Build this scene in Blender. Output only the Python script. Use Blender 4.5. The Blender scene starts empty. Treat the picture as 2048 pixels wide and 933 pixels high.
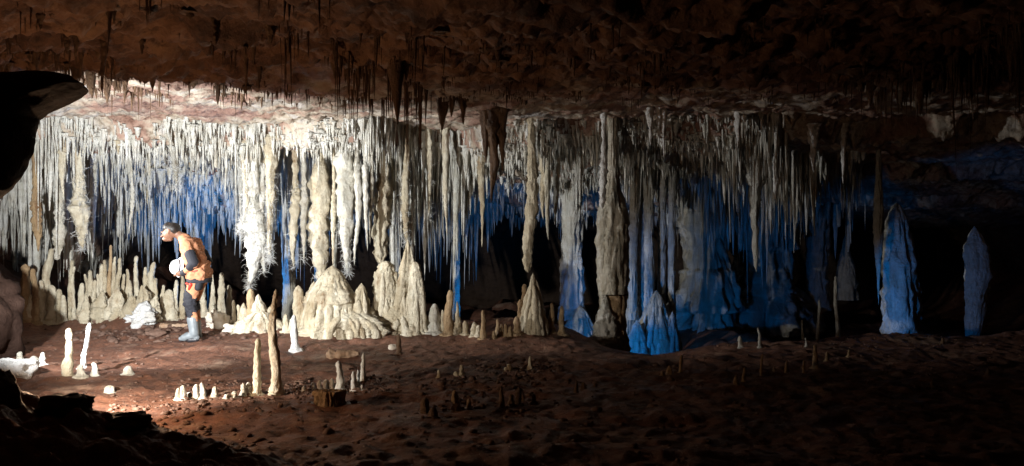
import bpy, math, random
import numpy as np
from mathutils import Vector, Matrix
R = math.radians
S = bpy.context.scene
COL = S.collection

# ------------------------------------------------------------------ camera, world, lights, exposure
F = 1607.0                       # focal length in photo pixels (2048 wide)
CAMZ = 1.40
cd = bpy.data.cameras.new('camera'); cam = bpy.data.objects.new('camera', cd); COL.objects.link(cam)
cd.sensor_width = 36.0; cd.lens = 36.0 * F / 2048.0; cd.clip_start = 0.05; cd.clip_end = 200.0
cam.location = (0, 0, CAMZ); cam.rotation_euler = (R(90), 0, 0)
S.camera = cam

W = bpy.data.worlds.new('World'); S.world = W; W.use_nodes = True
bg = W.node_tree.nodes['Background']
sky = W.node_tree.nodes.new('ShaderNodeTexSky'); sky.sky_type = 'NISHITA'; sky.sun_disc = False
sky.sun_elevation = R(-8)
W.node_tree.links.new(sky.outputs[0], bg.inputs[0]); bg.inputs[1].default_value = 0.0005   # underground: practically no daylight

def lamp(name, kind, loc, power, color, size=0.05, aim=None, cone=None, blend=0.4):
    d = bpy.data.lights.new(name, kind); d.energy = power; d.color = color; d.shadow_soft_size = size
    o = bpy.data.objects.new(name, d); COL.objects.link(o); o.location = loc
    if kind == 'SPOT':
        d.spot_size = R(cone); d.spot_blend = blend
        o.rotation_euler = (Vector(aim) - Vector(loc)).to_track_quat('-Z', 'Y').to_euler()
    return o

COOL = (0.96, 0.985, 1.0)
lamp('torch_left', 'SPOT', (-4.6, 6.3, 1.2), 2250, COOL, 0.05, (-4.1, 12.0, 1.5), 90, 0.75)
lamp('torch_side', 'SPOT', (-6.7, 9.8, 1.85), 1250, (1.0, 0.985, 0.95), 0.05, (-0.6, 11.3, 1.1), 54, 0.85)
lamp('bank_torch', 'SPOT', (-3.45, 5.8, 0.42), 420, (1.0, 0.94, 0.84), 0.035, (-3.05, 7.2, 0.0), 104, 0.75)
lamp('torch_spill', 'POINT', (-3.05, 5.6, 0.55), 75, (1.0, 0.62, 0.36), 0.06)
BLUE = (0.006, 0.285, 1.0)
lamp('blue_lamp_right', 'SPOT', (1.0, 11.35, -0.2), 64, BLUE, 0.05, (2.4, 13.6, 0.15), 88, 0.5)
lamp('blue_lamp_far_right', 'SPOT', (4.9, 11.15, 0.2), 30, BLUE, 0.05, (6.7, 12.4, 0.75), 80, 0.5)
lamp('blue_lamp_back_right', 'SPOT', (2.9, 12.2, -0.3), 40, BLUE, 0.05, (4.2, 15.2, 0.2), 80, 0.5)
lamp('blue_lamp_left', 'SPOT', (-5.0, 13.3, -0.2), 270, BLUE, 0.05, (-4.9, 15.6, 1.9), 105, 0.6)
lamp('blue_lamp_middle', 'SPOT', (-0.3, 12.9, -0.3), 70, BLUE, 0.05, (-0.7, 15.0, 1.8), 90, 0.6)
lamp('blue_lamp_roof', 'SPOT', (-4.7, 12.75, 0.0), 130, (0.16, 0.40, 1.0), 0.05, (-4.7, 12.3, 2.5), 120, 0.8)

vs = S.view_settings
vs.view_transform = 'Standard'; vs.look = 'None'; vs.exposure = 0.0; vs.gamma = 1.0; vs.use_curve_mapping = False
S.render.engine = 'CYCLES'
S.cycles.use_denoising = True
S.cycles.max_bounces = 6; S.cycles.diffuse_bounces = 4; S.cycles.glossy_bounces = 2
S.cycles.caustics_reflective = False; S.cycles.caustics_refractive = False
S.cycles.sample_clamp_indirect = 4.0

# ------------------------------------------------------------------ noise
def _h(ix, iy, iz):
    n = (ix.astype(np.int64) * 73856093) ^ (iy.astype(np.int64) * 19349663) ^ (iz.astype(np.int64) * 83492791)
    n = n & 0xFFFFFFFF
    n = ((n ^ (n >> 15)) * 2246822519) & 0xFFFFFFFF
    n = ((n ^ (n >> 13)) * 3266489917) & 0xFFFFFFFF
    n = n ^ (n >> 16)
    return n.astype(np.float64) / 4294967295.0 * 2 - 1

def noise(x, y, z=0.0):
    x, y, z = np.broadcast_arrays(np.asarray(x, float), np.asarray(y, float), np.asarray(z, float))
    fx, fy, fz = np.floor(x), np.floor(y), np.floor(z)
    u, v, w = x - fx, y - fy, z - fz
    u = u*u*u*(u*(u*6-15)+10); v = v*v*v*(v*(v*6-15)+10); w = w*w*w*(w*(w*6-15)+10)
    r = 0
    for a in (0, 1):
        for b in (0, 1):
            for c in (0, 1):
                r = r + _h(fx+a, fy+b, fz+c) * (u if a else 1-u) * (v if b else 1-v) * (w if c else 1-w)
    return r

def fbm(x, y, z=0.0, o=4, g=0.5):
    r = 0; a = 1.0; f = 1.0
    for i in range(o):
        r = r + a * noise(np.asarray(x)*f + 17.3*i, np.asarray(y)*f + 5.1*i, np.asarray(z)*f + 9.7*i); a *= g; f *= 2.03
    return r

def sst(a, b, x):
    t = np.clip((np.asarray(x, float) - a) / (b - a), 0, 1); return t*t*(3-2*t)

# ------------------------------------------------------------------ the cave surfaces as height functions
CREST_PX = np.array([-600, 0, 350, 560, 700, 1000, 1080, 1150, 1250, 1350, 1500, 1800, 2048, 2600])
CREST_Y = np.array([12.9, 12.8, 12.6, 12.2, 12.0, 11.7, 11.5, 10.9, 10.0, 10.2, 10.6, 11.3, 11.3, 11.3])
CREST_X = (CREST_PX - 1024) / F * CREST_Y

def floor_z(x, y):
    x = np.asarray(x, float); y = np.asarray(y, float)
    z = 0.06*fbm(x*0.35, y*0.35, 3.1, 3) + 0.028*fbm(x*1.1, y*2.6, 1.7, 3)
    z = z + 0.016*np.abs(fbm(x*2.6, y*6.0, 8.2, 4)) * (0.5+0.5*sst(-0.2, 0.5, noise(x*0.6, y*0.6, 4.4)))
    z = z + 0.013*fbm(x*9, y*9, 2.2, 4, 0.62) + 0.012*np.clip(np.abs(fbm(x*4, y*4, 31.0, 3))-0.25, 0, 1)
    lump = noise(x*7.5, y*7.5, 11.0)
    z = z + 0.04*np.clip(lump-0.5, 0, 1)
    # broad mound under the middle flowstones and a smaller one under the cone stalagmite
    z = z + 0.10*np.exp(-((x+1.9)/1.9)**2 - ((y-11.2)/0.8)**2)
    z = z + 0.13*np.exp(-((x-0.1)/0.75)**2 - ((y-10.95)/0.7)**2)
    # rubble heap on the left
    z = z + (0.30 + 0.10*fbm(x*3, y*3, 6.0, 3)) * np.exp(-((x+5.75)/0.85)**2 - ((y-12.1)/0.6)**2)
    z = z + 0.10*np.exp(-((x+4.3)/0.5)**2 - ((y-11.9)/0.5)**2)
    # the ground falls away behind the crest
    yc = np.interp(x, CREST_X, CREST_Y) + 0.10*noise(x*1.3, 0.0, 5.0)
    z = z - 0.17*np.exp(-((x-1.75)/0.75)**2 - ((y-10.0)/0.8)**2)
    z = z - 0.62*sst(0.0, 0.8, y-yc)
    z = z + 0.25*fbm(x*0.8, y*0.8, 9.0, 3)*sst(0.8, 2.0, y-yc)
    # foreground bank at lower left
    top = np.interp(x, [-9, -4.0, -2.8, -2.3, -1.98, -1.6, -1.2, -0.6], [0.68, 0.52, 0.45, 0.38, 0.26, 0.11, 0.02, 0.0])
    top = top * (1 + 0.22*fbm(x*2.2, y*2.2, 7.7, 3))
    z = z + top * (sst(5.15, 4.5, y)) * (0.45+0.55*sst(2.6, 4.2, y))
    z = z + (0.06*np.clip(fbm(x*3.2, y*3.2, 1.1, 3), 0, 1) + 0.035*np.abs(fbm(x*9, y*9, 4.1, 4, 0.6))) * sst(5.3, 4.6, y)*sst(-0.4, -1.6, x)
    # left side rises to the wall
    z = z + 1.6*sst(-6.6, -9.5, x) + 1.6*sst(10.5, 13.5, x)
    return z

def lip1(x): return 11.0 + 0.22*fbm(x*0.8, 1.0, 2.0, 3) + 1.25*np.exp(-((x+1.15)/0.62)**4)
def lip2(x): return 12.95 + 0.22*fbm(x*0.9, 4.0, 6.0, 3)
def lip3(x): return 15.0 + 0.4*fbm(x*0.7, 7.0, 1.0, 3)

def ceil_z(x, y):
    x = np.asarray(x, float); y = np.asarray(y, float)
    a, b, c = lip1(x), lip2(x), lip3(x)
    z = 3.0 + 0.0*x
    z = z - 0.28*sst(0, 0.18, y-a) - 0.14*np.clip((y-a)/(b-a), 0, 1)
    z = z - 0.16*sst(0, 0.18, y-b) - 0.30*np.clip((y-b)/(c-b), 0, 1)
    z = z - 0.15*sst(0, 0.2, y-c) - 0.35*np.clip((y-c)/3.0, 0, 1.2)
    z = z - 2.9*sst(21.0, 24.0, y)
    z = z + 0.07*fbm(x*0.6, y*0.8, 12.0, 3)
    near = 0.12 + 0.88*sst(9.0, 7.6, y)
    ledge = fbm(x*0.9, y*2.2, 21.0, 3)
    z = z - near*(0.07*sst(-0.05, 0.05, ledge) + 0.06*sst(0.32, 0.40, ledge) - 0.075*np.abs(fbm(x*3.0, y*3.6, 41.0, 4, 0.6)))
    z = z + 0.04*fbm(x*3.5, y*5.0, 14.0, 4, 0.6) + 0.018*fbm(x*12, y*13, 15.0, 3, 0.6)
    lipness = np.exp(-((y-a-0.1)/0.22)**2) + np.exp(-((y-b-0.1)/0.22)**2) + 0.6*np.exp(-((y-c-0.1)/0.3)**2)
    z = z - lipness*0.09*np.abs(fbm(x*5, y*5, 3.3, 4, 0.6))
    z = z - 1.6*sst(-7.6, -9.5, x) - 1.6*sst(10.5, 13.5, x)
    return z

def ray(px, py, Y): return ((px-1024)/F*Y, CAMZ-(py-466.5)/F*Y)
def ground_at(px, py):
    Y = np.arange(4.0, 12.6, 0.02); x, z = ray(px, py, Y); zf = floor_z(x, Y); hit = np.nonzero(z <= zf)[0]
    i = int(hit[0]) if len(hit) else 410
    return float(x[i]), float(Y[i]), float(zf[i])

# ------------------------------------------------------------------ materials
MATS = {}
def nt(name):
    m = bpy.data.materials.new(name); m.use_nodes = True; MATS[name] = m
    n = m.node_tree; b = n.nodes['Principled BSDF']; return m, n, b
def N(n, t, **k):
    o = n.nodes.new(t)
    for a, v in k.items():
        if a in o.inputs.keys(): o.inputs[a].default_value = v
        else: setattr(o, a, v)
    return o
def ramp(n, src, stops):
    r = n.nodes.new('ShaderNodeValToRGB'); n.links.new(src, r.inputs[0])
    e = r.color_ramp.elements
    while len(e) < len(stops): e.new(0.5)
    for i, (p, c) in enumerate(stops):
        e[i].position = p; e[i].color = (*c, 1) if len(c) == 3 else c
    return r
def pos_noise(n, scale, stretch=(1, 1, 1), detail=4, rough=0.6, offset=(0, 0, 0)):
    g = n.nodes.new('ShaderNodeNewGeometry'); mp = n.nodes.new('ShaderNodeMapping')
    mp.inputs['Scale'].default_value = stretch; mp.inputs['Location'].default_value = offset
    n.links.new(g.outputs['Position'], mp.inputs[0])
    t = N(n, 'ShaderNodeTexNoise', Scale=scale, Detail=detail, Roughness=rough); n.links.new(mp.outputs[0], t.inputs['Vector'])
    return t
def mixc(n, fac, a, b, mode='MIX'):
    m = n.nodes.new('ShaderNodeMix'); m.data_type = 'RGBA'; m.blend_type = mode
    for s, v in ((0, fac), (6, a), (7, b)):
        if hasattr(v, 'links') or isinstance(v, bpy.types.NodeSocket): n.links.new(v, m.inputs[s])
        else: m.inputs[s].default_value = v if s == 0 else (*v, 1)
    return m.outputs[2]
def bump(n, b, h, strength, dist):
    bp = N(n, 'ShaderNodeBump', Strength=strength, Distance=dist); n.links.new(h, bp.inputs['Height']); n.links.new(bp.outputs[0], b.inputs['Normal'])

def calcite(name, c_main, c_pale, c_stain, stain=0.5, rough=0.5, var=0.25):
    m, n, b = nt(name)
    a = pos_noise(n, 5.0, (1, 1, 0.35), 5, 0.65)
    r1 = ramp(n, a.outputs['Fac'], [(0.38, c_main), (0.60, c_pale)])
    s = pos_noise(n, 3.2, (1.6, 1.6, 0.5), 5, 0.7, (4, 2, 7))
    r2 = ramp(n, s.outputs['Fac'], [(stain, (0, 0, 0)), (min(stain+0.16, 1), (1, 1, 1))])
    c = mixc(n, r2.outputs[0], r1.outputs[0], c_stain)
    bd = pos_noise(n, 6.0, (0.9, 0.9, 1.5), 5, 0.7, (3, 6, 1)); rb = ramp(n, bd.outputs['Fac'], [(0.38, (0.66, 0.58, 0.48)), (0.54, (1, 1, 1))])
    c = mixc(n, 0.45, c, rb.outputs[0], 'MULTIPLY')
    oi = n.nodes.new('ShaderNodeObjectInfo')
    r3 = ramp(n, oi.outputs['Random'], [(0.0, (1-var, 1-var*1.15, 1-var*1.4)), (1.0, (1, 1, 1))])
    c = mixc(n, 1.0, c, r3.outputs[0], 'MULTIPLY')
    n.links.new(c, b.inputs['Base Color']); b.inputs['Roughness'].default_value = rough
    f = pos_noise(n, 15.0, (1, 1, 0.6), 6, 0.72)
    g2 = pos_noise(n, 20.0, (1.0, 1.0, 1.3), 4, 0.65, (1, 8, 2)); ma = n.nodes.new('ShaderNodeMath'); ma.operation = 'MULTIPLY_ADD'
    n.links.new(g2.outputs['Fac'], ma.inputs[0]); ma.inputs[1].default_value = 0.45; n.links.new(f.outputs['Fac'], ma.inputs[2])
    bump(n, b, ma.outputs[0], 1.0, 0.06)
    return m
calcite('cream_calcite', (0.54, 0.475, 0.345), (0.74, 0.69, 0.555), (0.34, 0.23, 0.13), 0.55, 0.48, 0.28)
calcite('pale_calcite', (0.58, 0.57, 0.50), (0.77, 0.77, 0.73), (0.42, 0.36, 0.26), 0.60, 0.42, 0.3)
calcite('white_calcite', (0.74, 0.75, 0.74), (0.84, 0.85, 0.85), (0.58, 0.55, 0.48), 0.66, 0.4, 0.1)
calcite('tan_calcite', (0.36, 0.24, 0.13), (0.50, 0.37, 0.22), (0.18, 0.09, 0.04), 0.55, 0.55)
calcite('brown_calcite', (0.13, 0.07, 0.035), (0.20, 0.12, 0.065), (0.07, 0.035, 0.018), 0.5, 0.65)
calcite('grey_calcite', (0.38, 0.38, 0.34), (0.55, 0.54, 0.50), (0.20, 0.16, 0.11), 0.55, 0.5)

def make_floor_mat():
    m, n, b = nt('red_earth')
    a = pos_noise(n, 1.4, (1, 1.6, 1), 6, 0.65)
    r = ramp(n, a.outputs['Fac'], [(0.3, (0.075, 0.029, 0.015)), (0.5, (0.145, 0.060, 0.033)), (0.7, (0.23, 0.108, 0.066))])
    s = pos_noise(n, 14.0, (1, 1, 1), 5, 0.75, (3, 1, 0))
    r2 = ramp(n, s.outputs['Fac'], [(0.32, (0.45, 0.40, 0.38)), (0.5, (1, 1, 1)), (0.72, (1.25, 1.2, 1.15))])
    c = mixc(n, 1.0, r.outputs[0], r2.outputs[0], 'MULTIPLY')
    k = pos_noise(n, 38.0, (1, 1, 1), 3, 0.6, (9, 4, 0))
    r4 = ramp(n, k.outputs['Fac'], [(0.66, (0, 0, 0)), (0.72, (1, 1, 1))])
    c = mixc(n, r4.outputs[0], c, (0.42, 0.34, 0.27))
    p = pos_noise(n, 1.1, (1, 1.3, 1), 6, 0.72, (7, 3, 1)); pr = ramp(n, p.outputs['Fac'], [(0.56, (0, 0, 0)), (0.66, (0.75, 0.75, 0.75))])
    c = mixc(n, pr.outputs[0], c, (0.30, 0.20, 0.14))
    n.links.new(c, b.inputs['Base Color'])
    wr = ramp(n, p.outputs['Fac'], [(0.35, (0.38, 0.38, 0.38)), (0.55, (0.75, 0.75, 0.75))]); n.links.new(wr.outputs[0], b.inputs['Roughness'])
    f = pos_noise(n, 30.0, (1, 1, 1), 6, 0.75)
    bump(n, b, f.outputs['Fac'], 0.8, 0.035)
make_floor_mat()
def make_ceiling_mat():
    m, n, b = nt('cave_ceiling')
    a = pos_noise(n, 1.6, (0.7, 1.5, 1), 6, 0.68)
    br = ramp(n, a.outputs['Fac'], [(0.34, (0.060, 0.026, 0.013)), (0.5, (0.16, 0.076, 0.036)), (0.66, (0.27, 0.150, 0.075))])
    pl = ramp(n, a.outputs['Fac'], [(0.34, (0.26, 0.14, 0.10)), (0.46, (0.36, 0.23, 0.175)), (0.54, (0.46, 0.39, 0.30)), (0.68, (0.54, 0.51, 0.49))])
    g = n.nodes.new('ShaderNodeNewGeometry'); sx = n.nodes.new('ShaderNodeSeparateXYZ'); n.links.new(g.outputs['Position'], sx.inputs[0])
    # brown rock near, calcite further in; lit band painted pale from an uneven border
    w = pos_noise(n, 0.9, (1, 1, 1), 5, 0.6, (2, 2, 2))
    ad = n.nodes.new('ShaderNodeMath'); ad.operation = 'MULTIPLY_ADD'; n.links.new(w.outputs['Fac'], ad.inputs[0]); ad.inputs[1].default_value = 3.0
    n.links.new(sx.outputs['Y'], ad.inputs[2])
    mr = n.nodes.new('ShaderNodeMapRange'); n.links.new(ad.outputs[0], mr.inputs[0])
    mr.inputs[1].default_value = 9.5; mr.inputs[2].default_value = 10.3
    c = mixc(n, mr.outputs[0], br.outputs[0], pl.outputs[0])
    m2 = n.nodes.new('ShaderNodeMapRange'); n.links.new(ad.outputs[0], m2.inputs[0]); m2.inputs[1].default_value = 17.5; m2.inputs[2].default_value = 19.5
    c = mixc(n, m2.outputs[0], c, (0.06, 0.035, 0.02))  # back of the cave darkened in the colour, standing in for deep shade
    d = pos_noise(n, 9.0, (0.7, 1.4, 1), 4, 0.7, (5, 0, 3))
    dr = ramp(n, d.outputs['Fac'], [(0.36, (0.45, 0.40, 0.36)), (0.5, (1, 1, 1))])
    c = mixc(n, 1.0, c, dr.outputs[0], 'MULTIPLY')
    n.links.new(c, b.inputs['Base Color']); b.inputs['Roughness'].default_value = 0.6
    f = pos_noise(n, 16.0, (1, 1.4, 1), 6, 0.72)
    bump(n, b, f.outputs['Fac'], 0.8, 0.05)
make_ceiling_mat()
def rockmat(name, c1, c2, rough=0.75):
    m, n, b = nt(name)
    a = pos_noise(n, 6.0, (1, 1, 1), 6, 0.68); r = ramp(n, a.outputs['Fac'], [(0.35, c1), (0.65, c2)])
    n.links.new(r.outputs[0], b.inputs['Base Color']); b.inputs['Roughness'].default_value = rough; b.inputs['Specular IOR Level'].default_value = 0.12
    f = pos_noise(n, 22.0, (1, 1, 1), 6, 0.7); bump(n, b, f.outputs['Fac'], 0.7, 0.03)
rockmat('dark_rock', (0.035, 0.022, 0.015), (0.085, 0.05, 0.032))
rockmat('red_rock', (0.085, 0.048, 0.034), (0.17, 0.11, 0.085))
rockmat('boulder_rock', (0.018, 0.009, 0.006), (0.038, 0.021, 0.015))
rockmat('slab_rock', (0.30, 0.19, 0.12), (0.44, 0.33, 0.24))
rockmat('pale_rock', (0.48, 0.40, 0.30), (0.70, 0.66, 0.58), 0.6)
def plain(name, c, rough=0.6, fine=60, amt=0.25, spec=0.5):
    m, n, b = nt(name)
    a = pos_noise(n, fine, (1, 1, 1), 3, 0.6)
    r = ramp(n, a.outputs['Fac'], [(0.3, tuple(v*(1-amt) for v in c)), (0.7, c)])
    n.links.new(r.outputs[0], b.inputs['Base Color']); b.inputs['Roughness'].default_value = rough
    bump(n, b, a.outputs['Fac'], 0.25, 0.006)
plain('skin', (0.20, 0.10, 0.062), 0.5, 40, 0.15)
plain('hair', (0.015, 0.011, 0.009), 0.5, 120, 0.4)
plain('salmon_cloth', (0.54, 0.24, 0.125), 0.92, 30, 0.25)
plain('black_cloth', (0.014, 0.015, 0.022), 0.8, 30, 0.3)
plain('boot_rubber', (0.22, 0.25, 0.27), 0.45, 10, 0.5)
plain('red_webbing', (0.62, 0.030, 0.015), 0.55)
plain('white_plastic', (0.74, 0.76, 0.80), 0.3, 8, 0.1)
plain('dark_plastic', (0.02, 0.02, 0.025), 0.4)

# ------------------------------------------------------------------ mesh helpers
def mesh(name, v, f, smooth=True):
    v = np.asarray(v, np.float32); f = np.asarray(f, np.int32); k = f.shape[1]
    me = bpy.data.meshes.new(name)
    me.vertices.add(len(v)); me.vertices.foreach_set('co', v.ravel())
    me.loops.add(f.size); me.loops.foreach_set('vertex_index', f.ravel())
    me.polygons.add(len(f)); me.polygons.foreach_set('loop_start', np.arange(0, f.size, k, dtype=np.int32))
    me.polygons.foreach_set('loop_total', np.full(len(f), k, np.int32))
    if smooth: me.polygons.foreach_set('use_smooth', np.ones(len(f), bool))
    me.update(calc_edges=True); me.validate(); return me
def obj(name, me, mat, parent=None, loc=None):
    if mat and not me.materials: me.materials.append(MATS[mat])
    o = bpy.data.objects.new(name, me); COL.objects.link(o)
    if parent: o.parent = parent
    if loc is not None: o.location = loc
    return o
def tag(o, label, cat, group=None, kind=None):
    if label: o['label'] = label
    if cat: o['category'] = cat
    if group: o['group'] = group
    if kind: o['kind'] = kind
    return o
def grid(xs, ys, fz):
    X, Y = np.meshgrid(xs, ys); Z = fz(X, Y); nx = len(xs)
    v = np.stack([X.ravel(), Y.ravel(), Z.ravel()], 1)
    i = np.arange((len(ys)-1)*nx).reshape(-1, nx)[:, :-1].ravel()
    return v, np.stack([i, i+1, i+1+nx, i+nx], 1)
def rings(C, Rr, seg, shape=None, cap=True):
    """tube through centres C (n,3) with radii Rr (n) or (n,seg); rings lie in the xy plane"""
    n = len(C); a = np.linspace(0, 2*np.pi, seg, endpoint=False)
    Rr = np.asarray(Rr, float)
    if Rr.ndim == 1: Rr = np.repeat(Rr[:, None], seg, 1)
    v = np.zeros((n, seg, 3)); v[..., 0] = C[:, None, 0] + Rr*np.cos(a); v[..., 1] = C[:, None, 1] + Rr*np.sin(a); v[..., 2] = C[:, None, 2]
    i = np.arange(n-1)[:, None]*seg; j = np.arange(seg)[None]; k = (j+1) % seg
    f = np.stack([i+j, i+k, i+seg+k, i+seg+j], -1).reshape(-1, 4)
    return v.reshape(-1, 3), f

def formation(prof, seg=28, n=60, seed=0, wob=0.0, rough=0.06, flute=0.0, nfl=9, drape=0.0, ndr=7, ell=1.0, lean=(0, 0)):
    """lathed drip formation: prof = [(z, r), ...] ordered bottom to top or top to bottom; tips close where r is 0"""
    z0 = np.array([p[0] for p in prof], float); r0 = np.array([p[1] for p in prof], float)
    t = np.linspace(0, 1, n); tp = np.linspace(0, 1, len(prof))
    z = np.interp(t, tp, z0); r = np.interp(t, tp, r0)
    kk = np.array([.25, .5, .25]); r[1:-1] = np.convolve(r, kk, 'valid'); z[1:-1] = np.convolve(z, kk, 'valid')
    a = np.linspace(0, 2*np.pi, seg, endpoint=False); A, Z = np.meshgrid(a, z); RR = np.repeat(r[:, None], seg, 1)
    L = abs(z0.max()-z0.min())+1e-6; s = seed*7.31; rm = max(r0.max(), 1e-4)
    ca, sa = np.cos(A), np.sin(A)
    zr = Z/rm
    d = 1 + rough*fbm(ca*1.3+s, sa*1.3, zr*0.9+s, 3) + rough*0.9*noise(ca*0.4+s, sa*0.4, zr*2.4)
    if flute:
        q = fbm(ca*nfl*0.28+s, sa*nfl*0.28+3, zr*0.45, 3)
        d = d + flute*(1-2.6*np.abs(q))*0.8
    if drape:
        ph = (Z-z0.min())/L*ndr + 1.1*fbm(ca*1.5+s, sa*1.5, zr*0.4, 3)
        fr = ph-np.floor(ph); d = d + drape*(0.5-fr) + drape*0.5*noise(ca*5+s, sa*5, np.floor(ph)*3.3)
    steps = np.floor(zr*1.1+2*noise(zr*0.6, s, 1.0)); d = d + rough*0.8*_h(steps, steps*0+seed, steps*0+3) + rough*0.6*fbm(ca*2.6+s, sa*2.6+s, zr*3.1, 3)
    RR = RR*np.clip(d, 0.25, 2.2)
    C = np.zeros((n, 3)); C[:, 2] = z
    tt = np.abs(z-z0[np.argmax(r0)])/L
    C[:, 0] = wob*L*noise(z/L*2.2+s, s, 0)*tt + lean[0]*tt; C[:, 1] = wob*L*noise(z/L*2.2+s, s+5, 0)*tt + lean[1]*tt
    v, f = rings(C, RR, seg)
    v = v.reshape(n, seg, 3); v[..., 1] = C[:, None, 1] + (v[..., 1]-C[:, None, 1])*ell
    return v.reshape(-1, 3), f

def hang_prof(L, r, kind='cone'):
    if kind == 'cone': return [(0.12, r*1.7), (0, r*1.25), (-.12*L, r*1.0), (-.35*L, r*.78), (-.6*L, r*.55), (-.82*L, r*.32), (-.95*L, r*.15), (-L, 0)]
    if kind == 'straw': return [(0.06, r*1.6), (0, r*1.1), (-.3*L, r*.9), (-.7*L, r*.75), (-.95*L, r*.6), (-L, 0)]
    if kind == 'club': return [(0.12, r*1.2), (0, r*.9), (-.3*L, r*.75), (-.6*L, r*.95), (-.82*L, r*1.0), (-.94*L, r*.7), (-.985*L, r*.35), (-L, 0)]
    if kind == 'column': return [(0.15, r*1.35), (0, r*1.15), (-.2*L, r), (-.5*L, r*1.0), (-.75*L, r*.9), (-.93*L, r*.78), (-.98*L, r*.5), (-L, 0)]
    if kind == 'blade': return [(0.12, r*.5), (-.1*L, r*.55), (-.4*L, r), (-.7*L, r*.85), (-.9*L, r*.45), (-L, 0)]
def rise_prof(H, r, kind='post'):
    if kind == 'post': return [(-.08, r*2.2), (0, r*1.85), (.02*H, r*1.3), (.07*H, r*1.06), (.3*H, r*.92), (.6*H, r*.8), (.85*H, r*.68), (H-.75*r, r*.60), (H-.35*r, r*.47), (H-.1*r, r*.26), (H, 0)]
    if kind == 'stub': return [(-.06, r*2.1), (0, r*1.8), (.07*H, r*1.2), (.3*H, r*1.0), (.6*H, r*.9), (.85*H, r*.68), (.96*H, r*.36), (H, 0)]
    if kind == 'cone': return [(-.1, r*1.12), (0, r*1.05), (.15*H, r*.93), (.35*H, r*.76), (.6*H, r*.5), (.8*H, r*.3), (.93*H, r*.17), (H, 0)]
    if kind == 'spire': return [(-.08, r*1.5), (0, r*1.35), (.05*H, r*1.1), (.14*H, r*.88), (.4*H, r*.72), (.7*H, r*.56), (.92*H, r*.42), (.98*H, r*.24), (H, 0)]
    if kind == 'mound': return [(-.15, r*1.02), (0, r*1.0), (.15*H, r*.97), (.4*H, r*.86), (.62*H, r*.66), (.8*H, r*.43), (.92*H, r*.24), (H, 0)]

# ------------------------------------------------------------------ the setting
fx = np.arange(-11.0, 13.0, 0.026); fy = 2.2*(24.5/2.2)**np.linspace(0, 1, 540)
v, f = grid(fx, fy, floor_z)
tag(obj('ground', mesh('ground', v, f), 'red_earth'), 'red brown earth floor of the cave', 'ground', kind='structure')
cy = np.concatenate([np.linspace(1.5, 10.4, 260), np.linspace(10.42, 15.6, 300), np.linspace(15.63, 24.5, 130)])
v, f = grid(fx, cy, ceil_z)
tag(obj('cave_ceiling', mesh('cave_ceiling', v, f[:, ::-1]), 'cave_ceiling'), 'low brown and cream rock roof of the cave', 'ceiling', kind='structure')

def boulder(name, loc, size, mat, seed, label, cat='rock', res=40, rough=0.35, flat=0.0, rot=0, group=None, parent=None):
    u = np.linspace(0, np.pi, res//2+1); w = np.linspace(0, 2*np.pi, res, endpoint=False); U, Wg = np.meshgrid(u, w, indexing='ij')
    d = np.stack([np.sin(U)*np.cos(Wg), np.sin(U)*np.sin(Wg), np.cos(U)], -1)
    q = d*1.25+seed*3.7
    rr = 1 + rough*fbm(q[..., 0], q[..., 1], q[..., 2], 4) + rough*0.35*np.sign(noise(q[..., 0]*1.6, q[..., 1]*1.6, q[..., 2]*1.6))*np.abs(noise(q[..., 0]*3, q[..., 1]*3, q[..., 2]*3))
    p = d*rr[..., None]
    p = np.sign(p)*np.abs(p)**(1-flat*0.35)
    p = p*np.array(size)
    c, s_ = math.cos(rot), math.sin(rot); x = p[..., 0]*c-p[..., 1]*s_; y = p[..., 0]*s_+p[..., 1]*c; p[..., 0] = x; p[..., 1] = y
    i = np.arange(res//2)[:, None]*res; j = np.arange(res)[None]; k = (j+1) % res
    f = np.stack([i+j, i+res+j, i+res+k, i+k], -1).reshape(-1, 4)
    o = obj(name, mesh(name, p.reshape(-1, 3), f), mat, parent, loc)
    if label: tag(o, label, cat, group)
    return o

# dark outcrop of the left wall, near the camera
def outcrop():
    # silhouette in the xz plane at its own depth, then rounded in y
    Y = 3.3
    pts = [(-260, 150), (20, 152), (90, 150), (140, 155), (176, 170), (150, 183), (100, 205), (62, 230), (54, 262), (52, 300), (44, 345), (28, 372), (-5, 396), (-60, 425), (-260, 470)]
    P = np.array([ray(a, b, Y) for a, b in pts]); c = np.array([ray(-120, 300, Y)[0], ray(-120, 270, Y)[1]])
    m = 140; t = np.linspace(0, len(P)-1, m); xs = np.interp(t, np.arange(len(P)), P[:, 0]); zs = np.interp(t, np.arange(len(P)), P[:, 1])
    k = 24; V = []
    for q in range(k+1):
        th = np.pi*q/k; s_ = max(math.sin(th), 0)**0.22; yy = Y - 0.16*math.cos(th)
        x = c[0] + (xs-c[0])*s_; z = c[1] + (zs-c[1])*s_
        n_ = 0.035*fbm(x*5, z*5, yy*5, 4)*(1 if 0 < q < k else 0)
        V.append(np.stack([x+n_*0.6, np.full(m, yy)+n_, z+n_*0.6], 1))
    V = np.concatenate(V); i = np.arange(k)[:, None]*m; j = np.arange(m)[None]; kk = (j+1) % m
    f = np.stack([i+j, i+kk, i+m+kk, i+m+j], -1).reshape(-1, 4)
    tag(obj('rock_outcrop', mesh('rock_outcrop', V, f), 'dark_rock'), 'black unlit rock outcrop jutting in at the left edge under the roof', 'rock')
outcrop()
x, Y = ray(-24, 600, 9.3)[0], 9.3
boulder('boulder', (x-0.15, Y, 0.38), (0.50, 0.5, 0.72), 'boulder_rock', 3, 'reddish brown boulder slope at the left edge below white stalactites', res=70, rough=0.28)
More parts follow.
